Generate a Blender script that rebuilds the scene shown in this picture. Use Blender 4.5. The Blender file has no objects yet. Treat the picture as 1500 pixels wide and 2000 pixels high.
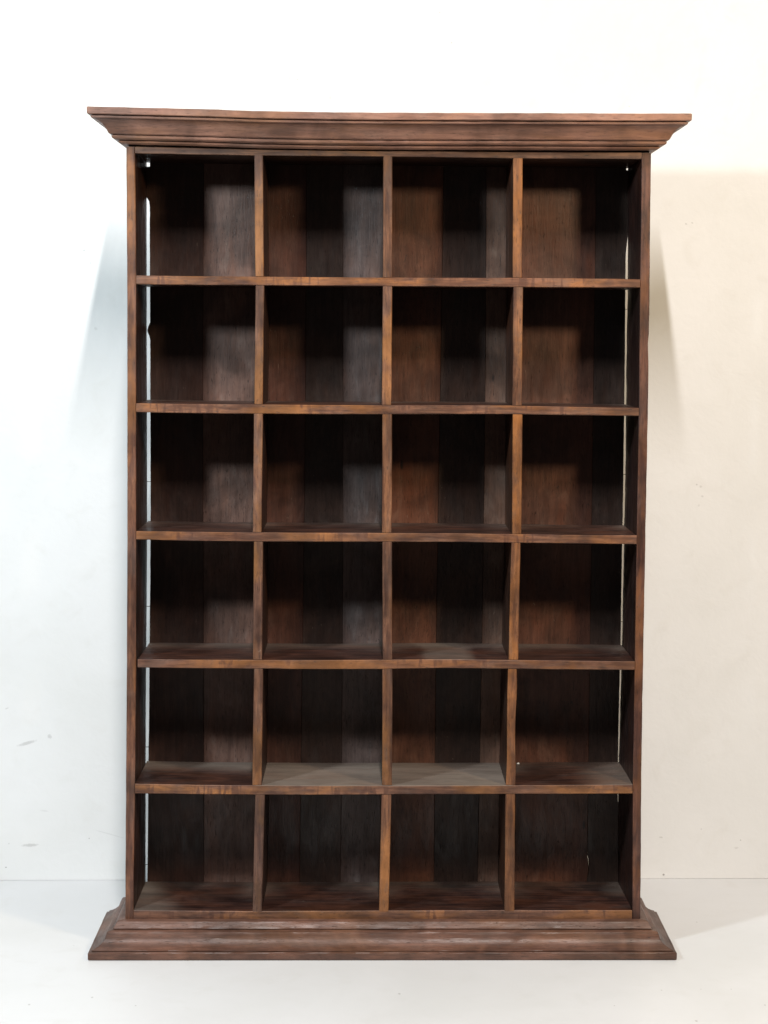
import bpy, math, random
from mathutils import Vector, Matrix, noise
random.seed(7)
C = bpy.context.scene.collection
SC = bpy.context.scene
CAM = {"loc":[-0.03635,-3.81967,1.3286],"r":[0.999586,-0.027305,0.00911],"f":[0.027673,0.998687,-0.043116],"u":[-0.007921,0.043351,0.999029],"sx":-0.03559,"sy":-0.09786}
SHELF = [[[[-0.5365,1.4479],[-0.4111,1.4476],[-0.2855,1.448],[-0.152,1.448],[-0.0215,1.4485],[0.1201,1.4495],[0.2653,1.4507],[0.4042,1.4508],[0.5379,1.4508]],[[-0.5365,1.4292],[-0.411,1.4291],[-0.2854,1.4299],[-0.1519,1.4301],[-0.0214,1.4306],[0.1203,1.431],[0.2655,1.4315],[0.4044,1.4318],[0.5382,1.4325]]],[[[-0.5359,1.1769],[-0.4101,1.1765],[-0.2841,1.1765],[-0.1502,1.1765],[-0.0193,1.177],[0.1227,1.178],[0.2684,1.1784],[0.4078,1.1766],[0.5386,1.1754]],[[-0.5359,1.1581],[-0.41,1.1569],[-0.284,1.1568],[-0.1501,1.1571],[-0.0192,1.1578],[0.1229,1.1594],[0.2686,1.1603],[0.408,1.1588],[0.5389,1.1585]]],[[[-0.5353,0.9044],[-0.4091,0.9035],[-0.2827,0.903],[-0.1484,0.9031],[-0.0171,0.9035],[0.1254,0.9037],[0.2715,0.9027],[0.4113,0.9017],[0.5381,0.9016]],[[-0.5353,0.8866],[-0.409,0.8841],[-0.2826,0.8838],[-0.1482,0.8838],[-0.0169,0.8845],[0.1256,0.8853],[0.2717,0.8843],[0.4116,0.8834],[0.5384,0.8829]]],[[[-0.5303,0.6293],[-0.4081,0.6288],[-0.2813,0.6289],[-0.1466,0.6288],[-0.0149,0.6303],[0.128,0.6319],[0.2746,0.6311],[0.4148,0.63],[0.5387,0.6289]],[[-0.5303,0.6113],[-0.408,0.6105],[-0.2812,0.6101],[-0.1464,0.6095],[-0.0147,0.6103],[0.1282,0.6133],[0.2748,0.6117],[0.4151,0.6109],[0.539,0.6106]]],[[[-0.5352,0.3606],[-0.4071,0.3583],[-0.2799,0.3575],[-0.1448,0.3571],[-0.0127,0.3576],[0.1307,0.3579],[0.2777,0.3587],[0.4183,0.3601],[0.5354,0.3611]],[[-0.5351,0.3396],[-0.407,0.3383],[-0.2798,0.3375],[-0.1446,0.3375],[-0.0125,0.3385],[0.1309,0.3392],[0.2779,0.3402],[0.4186,0.3408],[0.5357,0.3414]]]]
RAIL = [[[-0.5382,1.7194],[-0.4121,1.718],[-0.2868,1.7163],[-0.1538,1.7163],[-0.0237,1.7167],[0.1175,1.7168],[0.2622,1.7171],[0.4007,1.7182],[0.5362,1.7196]],[[-0.5382,1.7053],[-0.412,1.7045],[-0.2868,1.7039],[-0.1537,1.7043],[-0.0236,1.7051],[0.1176,1.7049],[0.2624,1.7044],[0.4009,1.705],[0.5364,1.7058]]]
BOT = [[[-0.5389,0.0849],[-0.4061,0.0841],[-0.2785,0.0834],[-0.1429,0.0838],[-0.0105,0.0845],[0.1334,0.085],[0.2808,0.0855],[0.4219,0.0854],[0.5399,0.0852]],[[-0.5389,0.061],[-0.406,0.061],[-0.2784,0.061],[-0.1428,0.061],[-0.0103,0.061],[0.1336,0.061],[0.2811,0.061],[0.4222,0.061],[0.5402,0.061]]]
SL = [[[-0.557,1.7195],[-0.5557,1.5752],[-0.5543,1.424],[-0.5536,1.1634],[-0.553,0.8904],[-0.5536,0.6156],[-0.5548,0.3502],[-0.5554,0.217],[-0.5556,0.0721],[-0.5554,0.0051]],[[-0.5388,1.7047],[-0.5368,1.5754],[-0.5354,1.4241],[-0.5352,1.1636],[-0.5344,0.8905],[-0.534,0.6157],[-0.5356,0.3503],[-0.5375,0.217],[-0.5383,0.0721],[-0.5381,0.0051]]]
SR = [[[0.5557,1.7198],[0.5558,1.5765],[0.5569,1.4131],[0.5571,1.1723],[0.5557,0.897],[0.5547,0.6534],[0.5542,0.3861],[0.556,0.1734],[0.5565,0.0723],[0.5575,0.0047]],[[0.536,1.7055],[0.5365,1.5763],[0.5366,1.4347],[0.5376,1.1721],[0.5369,0.8969],[0.5367,0.6311],[0.536,0.3861],[0.5382,0.1734],[0.5392,0.0723],[0.5401,0.0047]]]
DIV = [[[[[-0.2871,1.7023],[-0.2691,1.7025]],[[-0.2836,1.4467],[-0.2656,1.4469]]],[[[-0.014,1.7055],[0.0051,1.7057]],[[-0.0128,1.4494],[0.0068,1.4496]]],[[[0.2617,1.7088],[0.282,1.709]],[[0.2635,1.4521],[0.2827,1.4523]]]],[[[[-0.2829,1.4277],[-0.2648,1.4279]],[[-0.2844,1.1754],[-0.2667,1.1755]]],[[[-0.0127,1.4304],[0.0069,1.4306]],[[-0.0133,1.1776],[0.0069,1.1777]]],[[[0.2655,1.4331],[0.2858,1.4333]],[[0.2662,1.1798],[0.2859,1.18]]]],[[[[-0.2851,1.1557],[-0.2662,1.1559]],[[-0.2863,0.9018],[-0.2679,0.902]]],[[[-0.0115,1.1579],[0.0089,1.1581]],[[-0.0105,0.9035],[0.0103,0.9036]]],[[[0.2669,1.1601],[0.2879,1.1603]],[[0.2682,0.9052],[0.288,0.9053]]]],[[[[-0.2837,0.8827],[-0.2644,0.8828]],[[-0.2846,0.6292],[-0.2651,0.6293]]],[[[-0.0093,0.8843],[0.0112,0.8844]],[[-0.0066,0.6303],[0.0137,0.6304]]],[[[0.2673,0.8859],[0.2868,0.886]],[[0.2644,0.6314],[0.2851,0.6315]]]],[[[[-0.2823,0.609],[-0.2629,0.6091]],[[-0.2846,0.3575],[-0.2645,0.3575]]],[[[-0.0072,0.6101],[0.0143,0.6102]],[[-0.0058,0.3581],[0.0153,0.3581]]],[[[0.2631,0.6111],[0.2819,0.6112]],[[0.2605,0.3587],[0.281,0.3587]]]],[[[[-0.2781,0.3379],[-0.2578,0.338]],[[-0.2827,0.0845],[-0.2625,0.0845]]],[[[-0.0067,0.3385],[0.0144,0.3385]],[[-0.0102,0.0845],[0.0103,0.0845]]],[[[0.2609,0.339],[0.2818,0.3391]],[[0.2611,0.0846],[0.2826,0.0846]]]]]
CTOP = [[-0.6242,1.7936],[-0.4912,1.7921],[-0.3854,1.7908],[-0.2795,1.7885],[-0.1521,1.7879],[-0.0139,1.7883],[0.1139,1.7894],[0.2527,1.7909],[0.4667,1.7925],[0.6319,1.7946]]
PTOP = [[-0.5553,0.0649],[-0.2751,0.0647],[0.0008,0.0644],[0.2777,0.0649],[0.5569,0.0655]]
PL = [[-0.5302,0.9248],[-0.4098,0.9256],[-0.2858,0.9264],[-0.1869,0.927],[-0.0994,0.9276],[0.0066,0.9282],[0.1186,0.929],[0.2169,0.9296],[0.2956,0.9301],[0.4405,0.931],[0.5381,0.9316]]
GL = [[-0.5327,1.6913],[-0.5329,1.6368],[-0.5326,1.5435],[-0.5314,1.3839],[-0.5302,1.1549],[-0.529,0.9248],[-0.5297,0.7515],[-0.5306,0.6355],[-0.5313,0.4611],[-0.5324,0.3678],[-0.5334,0.1689],[-0.5342,0.0868]]
GR = [[0.5307,1.7036],[0.5334,1.5892],[0.5342,1.4401],[0.5353,1.2789],[0.5355,1.1403],[0.5357,0.9781],[0.535,0.8619],[0.5346,0.6402],[0.5327,0.4645],[0.5322,0.3706],[0.5331,0.2293],[0.5347,0.0876]]
IL = [[-0.5395,1.6912],[-0.5389,1.4523],[-0.5376,1.1549],[-0.5364,0.8786],[-0.5375,0.6355],[-0.5384,0.4611],[-0.5381,0.1689],[-0.5382,0.0868]]
IR = [[0.5353,1.7037],[0.539,1.4401],[0.5384,1.2789],[0.5392,1.1403],[0.5397,0.9781],[0.5385,0.8619],[0.5375,0.6403],[0.5353,0.4646],[0.5343,0.3706],[0.5339,0.2293],[0.5353,0.0876]]
CRK = [[0.4647,0.1537],[0.4654,0.1442],[0.4679,0.1336],[0.4686,0.1206],[0.4682,0.1064],[0.466,0.0946],[0.4644,0.0899]]
MARKS = [[-0.8591,0.3349,20,3.5,-0.28,0.4],[-0.805,0.3513,5,4,0.9,0.35],[-0.8518,0.0859,17,3.4,-0.06,0.4],[-0.907,0.4196,4,1.2,-0.4,0.3],[-0.6592,0.1125,32,1.3,0.28,0.16],[-0.8173,0.1699,9,2,0.1,0.14],[-0.9098,0.0318,1.6,1.4,0,0.9],[-0.7098,0.1024,1.4,1.4,0,0.6],[-0.7236,1.5221,1.6,1.2,0,0.7],[-0.7555,1.7761,1.2,1.6,0,0.45],[-0.8052,1.7306,1.4,1.2,0,0.35],[-0.709,1.4917,1,3,0,0.4],[-0.6954,1.3353,4,3,0.6,0.18],[0.721,1.6011,2.5,1.5,0.4,0.5],[0.7358,1.6037,2.5,1.2,0.2,0.45],[0.6941,0.0117,5,3.5,0,-0.35],[0.6904,0.0104,2.4,2.2,0,0.95],[0.6827,0.103,4,1.8,0.1,0.35],[0.8695,0.0766,5,2.4,0,0.25],[0.8792,0.0957,1.4,1.4,0,0.6],[0.7818,0.1234,2,1.6,0,0.3],[0.757,0.9701,2,1.8,0,0.4],[0.7671,0.9652,3,2.4,0,0.3],[0.7712,0.9415,3,2.2,0.3,0.28],[0.7628,0.919,2.5,3,0.3,0.18],[-0.4779,2.0668,1.4,1.2,0,0.6],[-0.383,2.056,1.6,1.2,0,0.5],[0.1208,2.0981,1.4,1.2,0,0.5],[-0.2178,1.9346,1.2,1.2,0,0.7],[-0.2361,1.938,2,7,0.2,0.22],[-0.3897,1.9251,5,1.2,0.1,0.3],[-0.3312,1.9173,5,1.2,0,0.25],[-0.1393,1.8918,2.5,4,0,0.25],[0.1497,2.0269,1.5,1.8,0,0.4],[0.5795,1.8814,2,1,0,0.4]]
FMARKS = [[0.7134,0.1804,1.7],[0.5642,-0.2424,1.5],[0.6458,-0.2369,1.2],[0.7077,-0.2371,1.3],[0.4567,-0.3256,1.3],[0.7579,-0.3239,1.8],[-0.7013,-0.3163,2.2],[-0.5834,-0.2784,2.2],[-0.4911,-0.3224,1.5],[0.6056,-0.4059,2.5],[0.0304,-0.2607,2.4]]
NL = [0.9928, 0.7109, 0.3911, 0.122]
NR = [1.3895, 1.0164, 0.6812, 0.373]
ZH1, ZH0 = 1.7065 , 1.6963
ZQ1, ZQ0 = 1.7065 , 1.7008
CH = [0.3034, 0.3587]
PWL, PWR, PWT, AMB = 47.0, 28.5, 475.0, .04

H = 0.555      # half width of the carcass
D = 0.2055     # depth of the carcass
WALL_Y = 0.497

def lerp(pts, t, k=0):
    """piecewise linear lookup: pts sorted by coordinate k, returns the other coordinate"""
    p = sorted(pts, key=lambda a: a[k]); j = 1 - k
    if t <= p[0][k]: 
        a, b = p[0], p[1]
    elif t >= p[-1][k]: 
        a, b = p[-2], p[-1]
    else:
        for a, b in zip(p, p[1:]):
            if a[k] <= t <= b[k]: break
    if abs(b[k]-a[k]) < 1e-9: return a[j]
    return a[j] + (b[j]-a[j])*(t-a[k])/(b[k]-a[k])

def clampz(pts, z):
    zs = [p[1] for p in pts]
    return lerp(pts, min(max(z, min(zs)), max(zs)), 1)

def nz(a, b, c=0.0): return noise.noise(Vector((a, b, c)))
def sstep(a, b, x):
    t = min(1, max(0, (x-a)/(b-a))); return t*t*(3-2*t)

# ------------------------------------------------------------------ materials
class NT:
    def __init__(s, name):
        s.m = bpy.data.materials.new(name); s.m.use_nodes = True
        s.t = s.m.node_tree; s.t.nodes.clear()
        s.out = s.n('ShaderNodeOutputMaterial'); s.b = s.n('ShaderNodeBsdfPrincipled')
        s.l(s.b.outputs[0], s.out.inputs[0])
    def n(s, k, **kw):
        x = s.t.nodes.new(k)
        for a, v in kw.items(): setattr(x, a, v)
        return x
    def l(s, a, b): s.t.links.new(a, b)
    def put(s, sock, v):
        if hasattr(v, 'links') or hasattr(v, 'is_linked'): s.l(v, sock)
        else: sock.default_value = v
    def math(s, op, a, b=0.0, c=None, clamp=False):
        x = s.n('ShaderNodeMath', operation=op, use_clamp=clamp)
        s.put(x.inputs[0], a); s.put(x.inputs[1], b)
        if c is not None: s.put(x.inputs[2], c)
        return x.outputs[0]
    def vm(s, op, a, b):
        x = s.n('ShaderNodeVectorMath', operation=op); s.put(x.inputs[0], a); s.put(x.inputs[1], b); return x.outputs[0]
    def noise(s, vec, scale, detail=4, rough=.55, dist=0.0):
        x = s.n('ShaderNodeTexNoise'); s.l(vec, x.inputs['Vector'])
        x.inputs['Scale'].default_value = scale; x.inputs['Detail'].default_value = detail
        x.inputs['Roughness'].default_value = rough; x.inputs['Distortion'].default_value = dist
        return x.outputs[0]
    def ramp(s, f, a, b, lo=0.0, hi=1.0, smooth=True):
        x = s.n('ShaderNodeMapRange', interpolation_type='SMOOTHSTEP' if smooth else 'LINEAR')
        s.put(x.inputs[0], f); 
        for i, v in zip((1, 2, 3, 4), (a, b, lo, hi)): x.inputs[i].default_value = v
        return x.outputs[0]
    def mix(s, f, a, b, mode='MIX'):
        x = s.n('ShaderNodeMix', data_type='RGBA', blend_type=mode)
        s.put(x.inputs[0], f); s.put(x.inputs[6], a); s.put(x.inputs[7], b); return x.outputs[2]

def rgb(r, g, b): return (r, g, b, 1.0)

def wood(name, axis, base, dark, warm, grey, rough=.5, bump=.25, warm_amt=.5, grey_amt=.4, spec=.4, curl=0.0, nicks=.45, contrast=1.0, pits=0.0, fine_amt=.55):
    """old stained hardwood; axis = the grain direction (0 = along X, 2 = along Z)"""
    s = NT(name)
    co = s.n('ShaderNodeTexCoord').outputs['Object']
    sd = s.n('ShaderNodeAttribute', attribute_name='seed').outputs['Vector']
    ti = s.n('ShaderNodeAttribute', attribute_name='tint').outputs['Color']
    du = s.n('ShaderNodeAttribute', attribute_name='dust').outputs['Fac']
    p = s.vm('ADD', co, sd)
    st = [1.0, 1.0, 1.0]; st[axis] = .085
    g = s.vm('MULTIPLY', p, tuple(st))
    st2 = [1.0, 1.0, 1.0]; st2[axis] = .3
    g2 = s.vm('MULTIPLY', p, tuple(st2))
    fine = s.noise(g, 260, 5, .65, .3)
    mid = s.noise(g, 105, 4, .6, .3)
    pore = s.noise(s.vm('MULTIPLY', p, tuple(.12 if i == axis else 1.0 for i in range(3))), 520, 3, .6)
    patch = s.noise(g2, 16, 4, .6, .4)
    patch2 = s.noise(g2, 34, 5, .65, .6)
    blot = s.noise(p, 9, 4, .6, .5)
    col = s.mix(s.math('MULTIPLY', s.ramp(mid, .34, .66), contrast), base, dark)
    col = s.mix(s.math('MULTIPLY', s.ramp(fine, .46, .60), fine_amt), col, dark)
    col = s.mix(s.math('MULTIPLY', s.ramp(patch, .46, .66), warm_amt), col, warm)
    col = s.mix(s.math('MULTIPLY', s.ramp(patch2, .52, .70), grey_amt), col, grey)
    if curl:      # fiddle-back figure across the board
        cc = [1.0, 1.0, 1.0]; cc[axis] = 1.0; cc[2 if axis == 0 else 0] = .18
        cu = s.noise(s.vm('MULTIPLY', p, tuple(cc)), 95, 2, .5, .4)
        cu = s.math('MULTIPLY', s.ramp(cu, .5, .62), s.ramp(blot, .5, .6))
        col = s.mix(s.math('MULTIPLY', cu, curl), col, dark)
    v = s.ramp(blot, .3, .72, .62, 1.32)
    col = s.mix(1.0, col, v, 'MULTIPLY')
    col = s.mix(1.0, col, ti, 'MULTIPLY')
    col = s.mix(s.math('MULTIPLY', s.ramp(pore, .60, .68), .55), col, rgb(.012, .008, .006))
    if pits:
        vo = s.n('ShaderNodeTexVoronoi'); s.l(g2, vo.inputs['Vector']); vo.inputs['Scale'].default_value = 26.0
        sc_ = s.n('ShaderNodeSeparateColor'); s.l(vo.outputs['Color'], sc_.inputs[0])
        hole = s.math('MULTIPLY', s.ramp(vo.outputs['Distance'], .05, .11, 1, 0), s.math('GREATER_THAN', sc_.outputs[0], .80))
        crk = s.math('MULTIPLY', s.ramp(s.noise(g2, 120, 4, .7, 1.5), .60, .66), s.ramp(s.noise(p, 6, 3, .6), .48, .60))
        col = s.mix(s.math('MULTIPLY', s.math('MAXIMUM', hole, s.math('MULTIPLY', crk, .7)), pits), col, rgb(.02, .014, .012))
    # little pale nicks and rubbed spots
    nick = s.math('MULTIPLY', s.ramp(s.noise(g2, 150, 3, .7, .5), .69, .76), s.ramp(s.noise(p, 7, 3, .6), .45, .62))
    col = s.mix(s.math('MULTIPLY', nick, nicks), col, rgb(.38, .29, .22))
    # dust lying on the surface
    dn = s.math('MULTIPLY', du, s.ramp(s.noise(g2, 40, 5, .65, .5), .25, .7, .7, 1.05))
    col = s.mix(s.math('MINIMUM', dn, 1.0), col, rgb(.27, .225, .185))
    s.l(col, s.b.inputs['Base Color'])
    r = s.ramp(patch2, .3, .7, rough-.10, rough+.14)
    r = s.math('ADD', r, s.math('MULTIPLY', du, .35), clamp=True)
    s.l(r, s.b.inputs['Roughness'])
    s.b.inputs['Specular IOR Level'].default_value = spec
    bp_ = s.n('ShaderNodeBump'); bp_.inputs['Strength'].default_value = bump; bp_.inputs['Distance'].default_value = .002
    hh = s.math('ADD', s.math('MULTIPLY', fine, -.5), s.math('MULTIPLY', s.ramp(pore, .62, .75), -.5))
    hh = s.math('ADD', hh, s.math('MULTIPLY', patch, .8))
    s.l(hh, bp_.inputs['Height']); s.l(bp_.outputs[0], s.b.inputs['Normal'])
    return s.m

def carcass(name, axis, k=.7, **kw):
    return wood(name, axis, rgb(.085*k, .036*k, .024*k), rgb(.026*k, .012*k, .010*k), rgb(.125*k, .042*k, .018*k), rgb(.080*k, .058*k, .047*k), rough=.42, bump=.35, warm_amt=.4, grey_amt=.3, **kw)
M = {}
M['in_x'] = carcass('dark_stained_wood_flat', 0)
M['in_z'] = carcass('dark_stained_wood_upright', 2)
M['back'] = wood('old_backboard_wood', 2, rgb(.140, .092, .075), rgb(.062, .039, .032), rgb(.165, .082, .052), rgb(.185, .150, .132), rough=.47, bump=.5, warm_amt=.35, grey_amt=.45, contrast=.5, pits=.9, fine_amt=.3)
EB, ED, EW, EG = rgb(.190, .090, .052), rgb(.072, .032, .021), rgb(.30, .125, .038), rgb(.125, .076, .056)
M['edge_x'] = wood('worn_front_edge_wood_flat', 0, EB, ED, EW, EG, rough=.5, bump=.3, warm_amt=.65, grey_amt=.5, curl=.75, contrast=.95)
M['edge_z'] = wood('worn_front_edge_wood_upright', 2, EB, ED, EW, EG, rough=.5, bump=.3, warm_amt=.65, grey_amt=.5, contrast=.95)
M['mould_x'] = wood('moulding_wood_along', 0, rgb(.180, .096, .070), rgb(.090, .048, .036), rgb(.200, .100, .050), rgb(.140, .098, .078), rough=.45, bump=.45, warm_amt=.4, grey_amt=.3, nicks=.3, contrast=.6, fine_amt=.4)
M['mould_y'] = wood('moulding_wood_return', 1, rgb(.180, .104, .080), rgb(.090, .050, .038), rgb(.19, .102, .056), rgb(.155, .122, .102), rough=.45, bump=.45, warm_amt=.35, grey_amt=.7, nicks=.6, contrast=.75)
s = NT('nail_iron'); s.b.inputs['Base Color'].default_value = rgb(.02, .017, .015); s.b.inputs['Metallic'].default_value = .6; s.b.inputs['Roughness'].default_value = .6
M['nail'] = s.m

def plaster(name, base, axes, marks, rough, bump, scale):
    s = NT(name)
    co = s.n('ShaderNodeTexCoord').outputs['Object']
    sep = s.n('ShaderNodeSeparateXYZ'); s.l(co, sep.inputs[0])
    A, B = sep.outputs[axes[0]], sep.outputs[axes[1]]
    big = s.noise(co, 2.2, 5, .6, .4); pat = s.noise(co, 14, 4, .6, .5); fine = s.noise(co, scale, 4, .6)
    col = s.mix(s.ramp(big, .35, .7), base, rgb(base[0]*.94, base[1]*.94, base[2]*.93))
    col = s.mix(s.math('MULTIPLY', s.ramp(pat, .52, .75), .35), col, rgb(base[0]*.90, base[1]*.89, base[2]*.865))
    sp = s.n('ShaderNodeTexVoronoi'); s.l(co, sp.inputs['Vector']); sp.inputs['Scale'].default_value = 9.0
    sel = s.n('ShaderNodeSeparateColor'); s.l(sp.outputs['Color'], sel.inputs[0])
    dot = s.math('MULTIPLY', s.ramp(sp.outputs['Distance'], .010, .022, 1, 0), s.math('GREATER_THAN', sel.outputs[0], .62))
    col = s.mix(s.math('MULTIPLY', dot, .30), col, rgb(.25, .23, .2))
    dotm = dot
    rag = s.noise(co, 260, 3, .6)
    for mk in marks:
        x, z, a, b, ang, st = mk
        a *= .00124; b *= .00124
        dx = s.math('SUBTRACT', A, x); dz = s.math('SUBTRACT', B, z)
        ca, sa = math.cos(-ang), math.sin(-ang)
        uu = s.math('ADD', s.math('MULTIPLY', dx, ca/a), s.math('MULTIPLY', dz, sa/a))
        vv = s.math('ADD', s.math('MULTIPLY', dx, -sa/b), s.math('MULTIPLY', dz, ca/b))
        q = s.math('ADD', s.math('MULTIPLY', uu, uu), s.math('MULTIPLY', vv, vv))
        q = s.math('ADD', q, s.math('MULTIPLY', s.math('SUBTRACT', rag, .5), 1.6 if a > .003 else .4))
        f = s.math('MULTIPLY', s.ramp(q, .1, 1.35, 1, 0), abs(st)*(.75))
        col = s.mix(f, col, rgb(.18, .165, .15) if st > 0 else rgb(.93, .92, .90))
    s.l(col, s.b.inputs['Base Color'])
    s.b.inputs['Roughness'].default_value = rough; s.b.inputs['Specular IOR Level'].default_value = .3
    bu = s.n('ShaderNodeBump'); bu.inputs['Strength'].default_value = bump; bu.inputs['Distance'].default_value = .003
    hh = s.math('ADD', s.math('MULTIPLY', fine, .35), s.math('ADD', s.math('MULTIPLY', pat, 1.0), s.math('MULTIPLY', big, 2.0)))
    s.l(hh, bu.inputs['Height']); s.l(bu.outputs[0], s.b.inputs['Normal'])
    return s.m
M['wall'] = plaster('white_painted_plaster', rgb(.80, .80, .795), (0, 2), MARKS, .6, .45, 70)
M['floor'] = plaster('white_painted_floor', rgb(.655, .66, .67), (0, 1), [[x, y, r, r*1.6, 0, .55] for x, y, r in FMARKS], .42, .16, 40)

# ------------------------------------------------------------------ mesh helpers
def link(name, verts, faces, mats, parent=None, fmat=None, seed=None, tint=(1, 1, 1), dust=None, tints=None, smooth=30, seeds=None):
    me = bpy.data.meshes.new(name); me.from_pydata([tuple(v) for v in verts], [], faces); me.validate()
    for m in mats: me.materials.append(m)
    if fmat: me.polygons.foreach_set('material_index', fmat)
    sd = seed if seed else (random.uniform(-40, 40), random.uniform(-40, 40), random.uniform(-40, 40))
    at = me.attributes.new('seed', 'FLOAT_VECTOR', 'POINT')
    at.data.foreach_set('vector', [c for i in range(len(verts)) for c in (seeds[i] if seeds else sd)])
    at = me.attributes.new('tint', 'FLOAT_COLOR', 'POINT')
    at.data.foreach_set('color', [c for i in range(len(verts)) for c in (*(tints[i] if tints else tint), 1.0)])
    at = me.attributes.new('dust', 'FLOAT', 'POINT')
    at.data.foreach_set('value', dust if dust else [0.0]*len(verts))
    if smooth:
        me.polygons.foreach_set('use_smooth', [True]*len(me.polygons)); me.set_sharp_from_angle(angle=math.radians(smooth))
    me.update()
    o = bpy.data.objects.new(name, me); C.objects.link(o)
    if parent: o.parent = parent
    return o

def sweep(rings, matof=None, closed_ends=True):
    """rings: list of equal-length closed loops; returns verts, faces, material index per face"""
    n = len(rings[0]); V = [p for r in rings for p in r]; F = []; MI = []
    for i in range(len(rings)-1):
        for j in range(n):
            k = (j+1) % n
            F.append((i*n+j, i*n+k, (i+1)*n+k, (i+1)*n+j)); MI.append(matof(j) if matof else 0)
    if closed_ends:
        F.append(tuple(range(n-1, -1, -1))); MI.append(0)
        F.append(tuple(range((len(rings)-1)*n, len(rings)*n))); MI.append(0)
    return V, F, MI

bc = bpy.data.objects.new('bookcase', None); C.objects.link(bc); bc.location = (0, 0, 0)
bc['label'] = 'old dark brown wooden pigeonhole bookcase with moulded cornice, standing before a white wall'
bc['category'] = 'bookcase'

YS = [.03, .06, .09, .12, .15, .17, .188, D]
def chamfer(x, seed):
    return .0010 + .0012*max(0, nz(x*14, seed, 1.3)) + .0006*max(0, nz(x*60, seed, 7.1))

def flat_board(name, top, bot, x0, x1, y0, y1, mats, seed, tint=(1, 1, 1), dustf=None, step=.012, wob=.0006):
    """a board whose grain runs along X: front edge follows two measured polylines"""
    n = max(2, int((x1-x0)/step)); rings = []; dust = []
    for i in range(n+1):
        x = x0 + (x1-x0)*i/n
        zt = lerp(top, x) + wob*.5*nz(x*22, seed, 3); zb = lerp(bot, x) + wob*.5*nz(x*22, seed, 9)
        c = chamfer(x, seed); cb = chamfer(x, seed+5); yf = y0 + wob*nz(x*9, seed, 5)
        ring = [(x, yf, zb+cb), (x, yf, zt-c), (x, yf+c, zt)]
        ring += [(x, y0+yy*(y1-y0)/D, zt + .0006*nz(x*6, yy*9, seed)) for yy in YS]
        ring += [(x, y1, zb), (x, yf+cb, zb)]
        rings.append(ring)
        dust += [0, 0] + [0 if dustf is None else dustf(x, max(0, p[1])) for p in ring[2:3+len(YS)]] + [0, 0]
    V, F, MI = sweep(rings, lambda j: 1 if j in (0, 1, len(rings[0])-1) else 0)
    return link(name, V, F, mats, bc, MI, tint=tint, dust=dust)

def upright(name, prof, y0, y1, mats, seed, tint=(1, 1, 1), parent=bc, dustf=None):
    """a board whose grain runs along Z; prof: list of (z, xl_front, xr_front, xl_back, xr_back)"""
    rings = []
    for z, a, b, a2, b2 in prof:
        c = chamfer(z, seed); c2 = chamfer(z, seed+3); w = .0004*nz(z*20, seed, 2); yf = y0 + .0006*nz(z*9, seed, 5)
        rings.append([(a+w+c, yf, z), (b+w-c2, yf, z), (b+w, yf+c2, z), (b2, y1, z), (a2, y1, z), (a+w, yf+c, z)])
    V, F, MI = sweep(rings, lambda j: 1 if j in (0, 1, 5) else 0)
    return link(name, V, F, mats, parent, MI, tint=tint)

# ------------------------------------------------------------------ carcass
def zlist(a, b, step=.02):
    n = max(2, int(abs(b-a)/step)); return [a+(b-a)*i/n for i in range(n+1)]
ILx = lambda z: clampz(IL, z); IRx = lambda z: clampz(IR, z)
LO, LI = SL; RO, RI = SR
zt_l = 1.7190
pl = []
for z in zlist(.004, zt_l):
    xo = clampz(LO, z); xi = clampz(LI, z)
    jag = .0004*nz(z*70, 3.3) + .0003*max(0, nz(z*160, 8.8))
    pl.append((z, xo, xi, xo, ILx(z)+jag))
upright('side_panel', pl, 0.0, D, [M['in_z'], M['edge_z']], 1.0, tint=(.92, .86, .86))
pr = []
for z in zlist(.004, zt_l):
    xo = clampz(RO, z); xi = clampz(RI, z)
    chip = -.0022*sstep(.03, .0, abs(z-1.31)) - .0012*max(0, nz(z*30, 11.1))
    pr.append((z, xi, xo+chip, IRx(z)-.0009*nz(z*70, 5.3), xo+chip))
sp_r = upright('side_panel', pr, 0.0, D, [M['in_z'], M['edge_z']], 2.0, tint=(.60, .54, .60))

def xin_l(z): return clampz(LI, z)
def xin_r(z): return clampz(RI, z)
def back_dust(x, y, seed, amt=1.0):
    """dirt gathered along the back and in the corners next to the uprights"""
    b = sstep(.13, .205, y + .03*nz(x*9, y*9, seed))*.55
    dmin = min(abs(x-c) for c in (-.537, -.276, -.004, .272, .537))
    c = sstep(.07, .0, dmin)*sstep(.06, .19, y)*.7
    return amt*max(b*(.6+.8*nz(x*5, seed, 4)), c)*(.7+.6*nz(x*30, y*30, seed))

top_b = flat_board('top_panel', RAIL[0], RAIL[1], xin_l(1.71)+.0004, xin_r(1.71)-.0004, 0.0, D, [M['in_x'], M['edge_x']], 11, tint=(1.05, 1.08, 1.05))
# recessed packing strip the cornice is nailed to
V, F, MI = sweep([[(x, .006, 1.7155), (x, .006, 1.7285), (x, D-.004, 1.7285), (x, D-.004, 1.7205), (x, .03, 1.7205), (x, .03, 1.7155)] for x in [-.5525+.05525*i for i in range(21)]])
link('packing_strip', V, F, [M['in_x']], bc, MI, tint=(.6, .6, .6))

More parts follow.
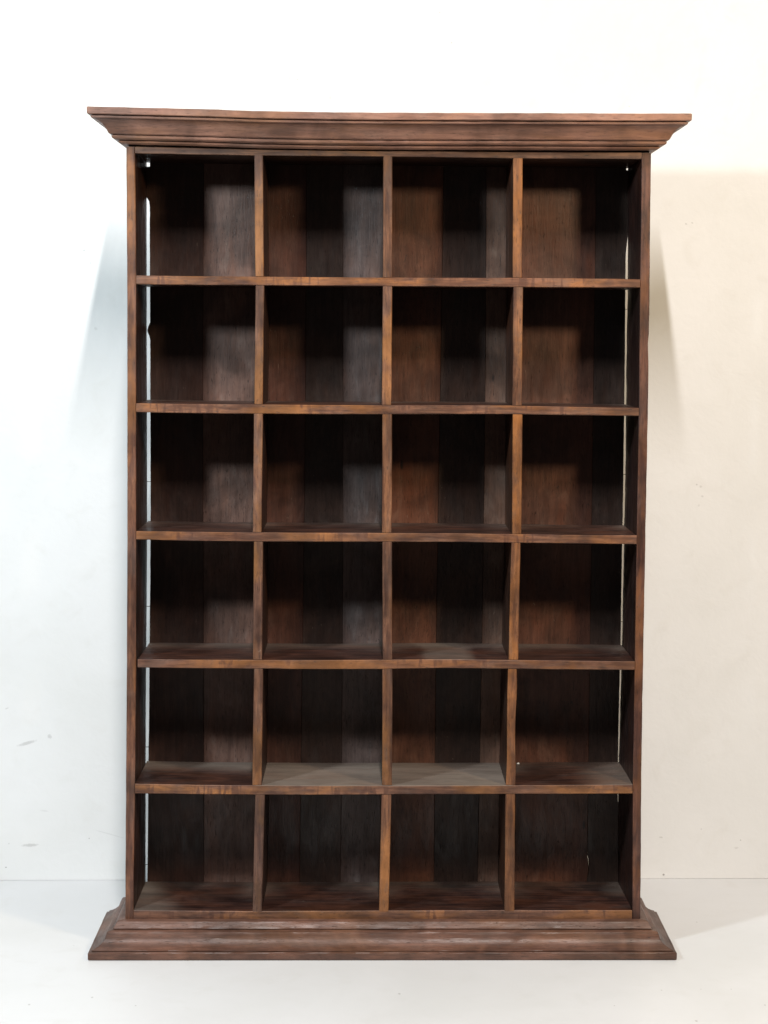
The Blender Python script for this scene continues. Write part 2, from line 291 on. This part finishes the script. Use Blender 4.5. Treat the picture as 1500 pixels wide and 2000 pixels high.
bot_ = flat_board('bottom_panel', BOT[0], BOT[1], xin_l(.08)+.0004, xin_r(.08)-.0008, .0006, D, [M['in_x'], M['edge_x']], 12, tint=(.86, .86, .9),
           dustf=lambda x, y: back_dust(x, y, 21, .55) + (.28*sstep(.12, .03, abs(x+.53)+.3*y) if x < -.3 else 0))
ends = [(-.0004, .0004)]*5
tn = [(1.12, 1.05, 1.0), (1.08, 1.03, .98), (1.02, .98, .96), (.95, .92, .94), (.92, .92, .95)]
for i, (t, b) in enumerate(SHELF):
    zc = t[4][1]
    x0, x1 = xin_l(zc)+.0004, xin_r(zc)-.0004
    if i == 3: x0 = -.5303
    if i == 4: x1 = .5354
    def df(x, y, i=i):
        v = back_dust(x, y, 30+i, .5)
        if i == 4 and -.272 < x < .272:
            v = max(v, .52 + .12*nz(x*6, y*10, 2))
        if i == 4 and x < -.272: v = max(v, .5*sstep(.10, .19, y+.04*nz(x*8, 1.1)))
        if i == 4 and x > .40: v = max(v, .35*sstep(.40, .52, x))
        if i == 3: v = max(v, .30*sstep(.12, .2, y)+.25*sstep(.5, .2, abs(x-.12)/.14+nz(x*9, y*9)*.4))
        return max(0, v)
    flat_board('shelf', t, b, x0, x1, -.0008, D, [M['in_x'], M['edge_x']], 40+i*3, tint=tn[i], dustf=df)
for r, row in enumerate(DIV):
    for c, ((tl, tr), (bl, br)) in enumerate(row):
        up = RAIL[1] if r == 0 else SHELF[r-1][1]
        lo = BOT[0] if r == 5 else SHELF[r][0]
        xm = (tl[0]+tr[0])/2; zt = lerp(up, xm)+.0022; zb = lerp(lo, (bl[0]+br[0])/2)+(.0009 if r < 5 else -.002)
        sd = r*7+c*3.7
        pr = []
        for z in zlist(zb, zt, .02):
            u_ = (zt-z)/(zt-zb); bow = .0010*nz(sd, 2.2)*math.sin(math.pi*u_)
            a = tl[0]+(bl[0]-tl[0])*u_+bow; b = tr[0]+(br[0]-tr[0])*u_+bow
            if r == 4 and c == 2: 
                a += .002*sstep(.42, .0, abs(u_-.75)); b += .0012*math.sin(u_*9)
            pr.append((z, a, b, a, b))
        v = random.uniform(.86, 1.15); wv = random.uniform(-.08, .12)
        if r >= 4: v *= .92
        v *= (.94, 1.02, 1.12)[c]; wv += (-.06, .05, .22)[c]
        upright('divider', pr, .0006, D-.0006, [M['in_z'], M['edge_z']], sd, tint=(v*(1+wv*.5), v, v*(1-wv)))

# ------------------------------------------------------------------ back panel: upright boards side by side, a slit left open at both ends
bx = [p[0] for p in PL]
crx = CRK[0][0]
ptint = [(.42, .31, .27), (1.02, .86, .80), (.60, .38, .32), (.38, .34, .32), (.80, .84, .91), (.90, .56, .40), (.36, .31, .28), (1.05, .92, .80), (.86, .56, .44), (.36, .33, .31)]  # wood tones with lamp patches, shade between and a bluish sheen painted in
bnd = bx[1:-1]; bnd[-1] = crx
zs = sorted(set([round(.030+.01*i, 4) for i in range(170)] + [ZH0-.0004, ZH0+.0004, ZH1-.0004, ZH1+.0004, ZQ0-.0004, ZQ0+.0004, ZQ1-.0004, ZQ1+.0004] + [p[1] for p in CRK] + [p[1] for p in GL]))
zs = [z for z in zs if z < 1.716]
zhL = GL[0][1]; z378 = GL[1][1]; zR430 = GR[1][1]; zR1600 = GR[10][1]
zhole = 1.6925
def edgeL(z):
    g = clampz(GL, z) + 0.0004*nz(z*55, 1.1) + .0005*max(0, nz(z*150, 4.1))
    shut = sstep(z378-.022, z378, z)
    if ZH0 < z < ZH1: shut = 0.0
    wedge = max(0, 1-abs(z-1.3325)/.017)
    x = g*(1-shut) + (ILx(z)-.004)*shut
    x -= .0075*wedge
    return x
def edgeR(z):
    g = clampz(GR, z) + .0004*nz(z*45, 7.1)
    shut = max(sstep(zR430-.09, zR430+.01, z), sstep(zR1600+.06, zR1600-.01, z))
    if ZQ0 < z < ZQ1: shut = .0; g = IRx(z)-.0026
    return g*(1-shut) + (IRx(z)+.004)*shut
V = []; F = []; TT = []; SS = []
nb = len(bnd)+1
def crack(z):
    lo, hi = CRK[-1][1], CRK[0][1]
    if not (lo < z < hi): return 0, 0
    u_ = (z-lo)/(hi-lo)
    w = .0011*math.sin(math.pi*u_)**.5*(.35+.65*abs(math.cos(u_*4.6)))
    return clampz(CRK, z)-crx, w
for k in range(nb):
    y0 = D + [.0, .0012, .0004, .0016, .0002, .0010, .0, .0014, .0006, .0012, .0003][k]
    base = len(V); sd = (random.uniform(-30, 30), random.uniform(-30, 30), random.uniform(-30, 30))
    for z in zs:
        xl = edgeL(z) if k == 0 else bnd[k-1] + .0035*math.sin(z*2.1+k*1.7) + .0004*nz(z*30, k)
        xr = edgeR(z) if k == nb-1 else bnd[k] + .0035*math.sin(z*2.1+(k+1)*1.7) + .0004*nz(z*30, k+1)
        if k == nb-1:
            xl = crx; dx, w = crack(z); xl += dx + w
        if k == nb-2:
            xr = crx; dx, w = crack(z); xr += dx - w
        e = .0008
        V += [(xl, y0+e, z), (xl+e, y0, z), (xr-e, y0, z), (xr, y0+e, z), (xr, D+.014, z), (xl, D+.014, z)]
        TT += [ptint[k]]*6; SS += [sd]*6
    n = 6
    for i in range(len(zs)-1):
        zm = (zs[i]+zs[i+1])/2
        for j in range(n):
            F.append((base+i*n+j, base+i*n+(j+1) % n, base+(i+1)*n+(j+1) % n, base+(i+1)*n+j))
bk = link('back_panel', V, F, [M['back']], bc, tints=TT, seeds=SS)
# knot holes at the two upper corners and nails that show across the slits
def nail(x, z, r=.0007, ln=.014):
    ring = lambda xx: [(xx, D+.006+r*math.cos(a*math.pi/3), z+r*math.sin(a*math.pi/3)) for a in range(6)]
    Vn, Fn, Mn = sweep([ring(x-ln/2), ring(x+ln/2)])
    link('nail', Vn, Fn, [M['nail']], bk, Mn)
def zpx(pts, i): return pts[i][1]
for z in NL: nail(ILx(z)+.003, z)
for z in NR: nail(IRx(z)-.003, z)

# ------------------------------------------------------------------ mouldings (front run and two mitred returns)
def moulding(name, prof, y_back, zoff, seed, mats, tint, gapnoise=.0006):
    """prof: closed loop of (projection, z)"""
    rings = []
    def pt(e, z, station, x=None):
        return None
    N = 84
    def jit(e, z, s_, k):
        a = nz(s_*26, k*3.1, seed)*gapnoise + nz(s_*90, k*1.7, seed+4)*gapnoise*.6
        return e + a*.7, z + a*.55
    nb_ = 10
    st = []
    for i in range(nb_): st.append(('L', y_back + (0-y_back)*i/nb_))
    for i in range(N+1): st.append(('F', i/N))
    for i in range(1, nb_+1): st.append(('R', y_back*i/nb_))
    for kind, t in st:
        ring = []
        for k, (e, z) in enumerate(prof):
            if kind == 'F':
                x = -(H+e) + 2*(H+e)*t; y = -e
                ee, z2 = (e, z) if t in (0.0, 1.0) else jit(e, z, x, k)
                ring.append((x, -ee, z2 + zoff(x)))
            else:
                sgn = -1 if kind == 'L' else 1
                # y runs from the back to the mitre
                yy = y_back + (-e-y_back)*(1-t/y_back) if kind == 'L' else -e + (y_back+e)*t/y_back
                if kind == 'L': yy = y_back + (-e-y_back)*((y_back-t)/y_back)
                ee, z2 = jit(e, z, yy+5*sgn, k)
                ring.append((sgn*(H+ee), yy, z2 + zoff(sgn*(H+ee))))
        rings.append(ring)
    n = len(prof); g = .0005
    runL = [[(p[0], p[1]+g*(i == nb_), p[2]) for p in rg] for i, rg in enumerate(rings[:nb_+1])]
    runF = [[(p[0]+g*((i == 0)-(i == N)), p[1], p[2]) for p in rg] for i, rg in enumerate(rings[nb_:nb_+N+1])]
    runR = [[(p[0], p[1]+g*(i == 0), p[2]) for p in rg] for i, rg in enumerate(rings[nb_+N:])]
    V = []; F = []; MI = []; rings = []
    for q_, run in enumerate((runL, runF, runR)):
        v_, f_, m_ = sweep(run); o_ = len(V)
        V += v_; F += [tuple(a+o_ for a in ff) for ff in f_]; MI += [0 if q_ == 1 else 1]*len(f_); rings += run
    TT = []
    for i, rg in enumerate(rings):
        for j, p in enumerate(rg):
            v = 1 + .18*nz(p[0]*2.3, prof[j][1]*40, seed)
            TT.append((tint[0]*v, tint[1]*v, tint[2]*v))
    return link(name, V, F, mats, bc, MI, tints=TT, smooth=24)

ctz = [[x, z-1.7935] for x, z in CTOP]
cz = lambda x: lerp(ctz, min(.63, max(-.63, x)))
CP = [(-.004, 1.7240), (.0105, 1.7240), (.0155, 1.7268), (.0168, 1.7300), (.0142, 1.7304), (.0142, 1.7316), (.0240, 1.7325), (.0282, 1.7352), (.0292, 1.7385),
      (.0290, 1.7400), (.0262, 1.7404), (.0262, 1.7418), (.0318, 1.7420), (.0345, 1.7440), (.0375, 1.7500), (.0412, 1.7565), (.0460, 1.7625), (.0520, 1.7672), (.0585, 1.7702),
      (.0600, 1.7712), (.0655, 1.7716), (.0668, 1.7730), (.0668, 1.7762), (.0625, 1.7766), (.0625, 1.7784), (.0722, 1.7785), (.0735, 1.7800), (.0738, 1.7920), (.0722, 1.7935),
      (.0480, 1.7935), (.0280, 1.7650), (.0080, 1.7470), (-.004, 1.7400)]
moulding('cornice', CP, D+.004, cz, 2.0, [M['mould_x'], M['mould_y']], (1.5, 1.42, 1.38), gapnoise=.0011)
TBR = []
for i in range(41):
    x = -.592+.0296*i; zo = cz(x)
    TBR.append([(x, -.046, 1.7845+zo), (x, -.046, 1.7925+zo), (x, D+.002, 1.7925+zo), (x, D+.002, 1.7845+zo)])
V, F, MI = sweep(TBR); link('top_board', V, F, [M['in_x']], bc, MI)
pz = lambda x: 0.0
PP = [(.0004, .0672), (.0125, .0676), (.0165, .0662), (.0178, .0640), (.0200, .0590), (.0232, .0545), (.0236, .0532), (.0212, .0526), (.0214, .0512), (.0256, .0510), (.0320, .0502), (.0345, .0490), (.0355, .0470),
      (.0366, .0430), (.0378, .0380), (.0400, .0335), (.0440, .0290), (.0500, .0245), (.0575, .0212), (.0630, .0198), (.0640, .0192), (.0626, .0186), (.0628, .0174), (.0685, .0172), (.0694, .0166), (.0700, .0155), (.0700, .0040), (.0688, .0012), (.0665, .0004), (.0004, .0004)]
PP = PP[::-1]
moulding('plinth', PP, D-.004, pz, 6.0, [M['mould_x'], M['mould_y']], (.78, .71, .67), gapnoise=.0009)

# ------------------------------------------------------------------ the setting
def sheet(name, vs, mat, label=None):
    o = link(name, vs, [(0, 1, 2, 3)], [mat], smooth=0); o['kind'] = 'structure'; return o
ws = (.5068-.4881)/1.9
sheet('floor', [(-6, -.85, 0), (6, -.85, 0), (6, 1.2, 0), (-6, 1.2, 0)], M['floor'])
s = NT('low_bounce_floor'); s.b.inputs['Roughness'].default_value = .8
cn = s.noise(s.n('ShaderNodeTexCoord').outputs['Object'], 3, 6, .6)
s.l(s.mix(s.ramp(cn, .3, .7), rgb(.035, .033, .032), rgb(.06, .057, .053)), s.b.inputs['Base Color'])
sheet('unseen_dark_floor', [(-6, -12, -.004), (6, -12, -.004), (6, -.8, -.004), (-6, -.8, -.004)], s.m)  # unseen floor in front, added dark to cut bounce into the cells
wy = lambda x: .4975 + ws*x
wv = [(-6, wy(-6), .0006), (6, wy(6), .0006), (6, wy(6), 5.9), (-6, wy(-6), 5.9)]
V = wv + [(x, y+.15, z) for x, y, z in wv]
w = link('wall', V, [(0, 1, 2, 3), (5, 4, 7, 6), (0, 4, 5, 1), (3, 2, 6, 7), (0, 3, 7, 4), (1, 5, 6, 2)], [M['wall']], smooth=0)
w['kind'] = 'structure'
# a crumb of pale plaster lying at the back of the fifth shelf
Vc = []; 
for i in range(7):
    a = i*2*math.pi/7; Vc.append((CH[0]+.0034*math.cos(a), D-.012+.0022*math.sin(a), CH[1]+.0004))
for i in range(7):
    a = i*2*math.pi/7; Vc.append((CH[0]+.0024*math.cos(a), D-.012+.0015*math.sin(a), CH[1]+.0024+.0004*math.sin(a*2)))
cr = link('plaster_crumb', Vc, [tuple(range(6, -1, -1)), tuple(range(7, 14))]+[(i, (i+1) % 7, 7+(i+1) % 7, 7+i) for i in range(7)], [M['wall']])
cr['label'] = 'tiny pale crumb at the back of the fifth shelf, right of the third upright'
cr['category'] = 'crumb'

# ------------------------------------------------------------------ light
def lamp(name, loc, target, size, power, col, shape='DISK', size_y=None):
    d = bpy.data.lights.new(name, 'AREA'); d.shape = shape; d.size = size
    if size_y: d.size_y = size_y
    d.energy = power; d.color = col
    o = bpy.data.objects.new(name, d); C.objects.link(o); o.location = loc
    o.rotation_euler = (Vector(target)-Vector(loc)).to_track_quat('-Z', 'Y').to_euler()
    return o
lamp('left_lamp', (-1.57, -1.48, 2.13), (-.1, .3, 1.0), .22, PWL, (.82, .945, 1.0))
lamp('right_lamp', (1.40, -1.52, 2.13), (.1, .3, 1.0), .22, PWR, (1.0, .79, .52))
tr = lamp('ceiling_tube_row', (.10, -4.3, 5.6), (.10, -4.3, 0), .12, PWT, (1.0, .96, .935), 'RECTANGLE', 2.8)
W_ = bpy.data.worlds.new('World'); SC.world = W_; W_.use_nodes = True
bg = W_.node_tree.nodes['Background']; bg.inputs[0].default_value = (.93, .96, 1.0, 1); bg.inputs[1].default_value = AMB

# ------------------------------------------------------------------ camera
cd = bpy.data.cameras.new('camera'); cam = bpy.data.objects.new('camera', cd); C.objects.link(cam)
cd.sensor_fit = 'VERTICAL'; cd.sensor_height = 36; cd.sensor_width = 27; cd.lens = 3500/2000*36
cd.shift_x = CAM['sx']; cd.shift_y = CAM['sy']; cd.clip_end = 100
r, f, u = Vector(CAM['r']), Vector(CAM['f']), Vector(CAM['u'])
mt = Matrix((( r.x, u.x, -f.x, CAM['loc'][0]), (r.y, u.y, -f.y, CAM['loc'][1]), (r.z, u.z, -f.z, CAM['loc'][2]), (0, 0, 0, 1)))
cam.matrix_world = mt
SC.camera = cam
SC.view_settings.view_transform = 'Standard'; SC.view_settings.look = 'None'
SC.view_settings.exposure = 0; SC.view_settings.gamma = 1
try: SC.view_settings.use_curve_mapping = False
except Exception: pass
SC.cycles.max_bounces = 10
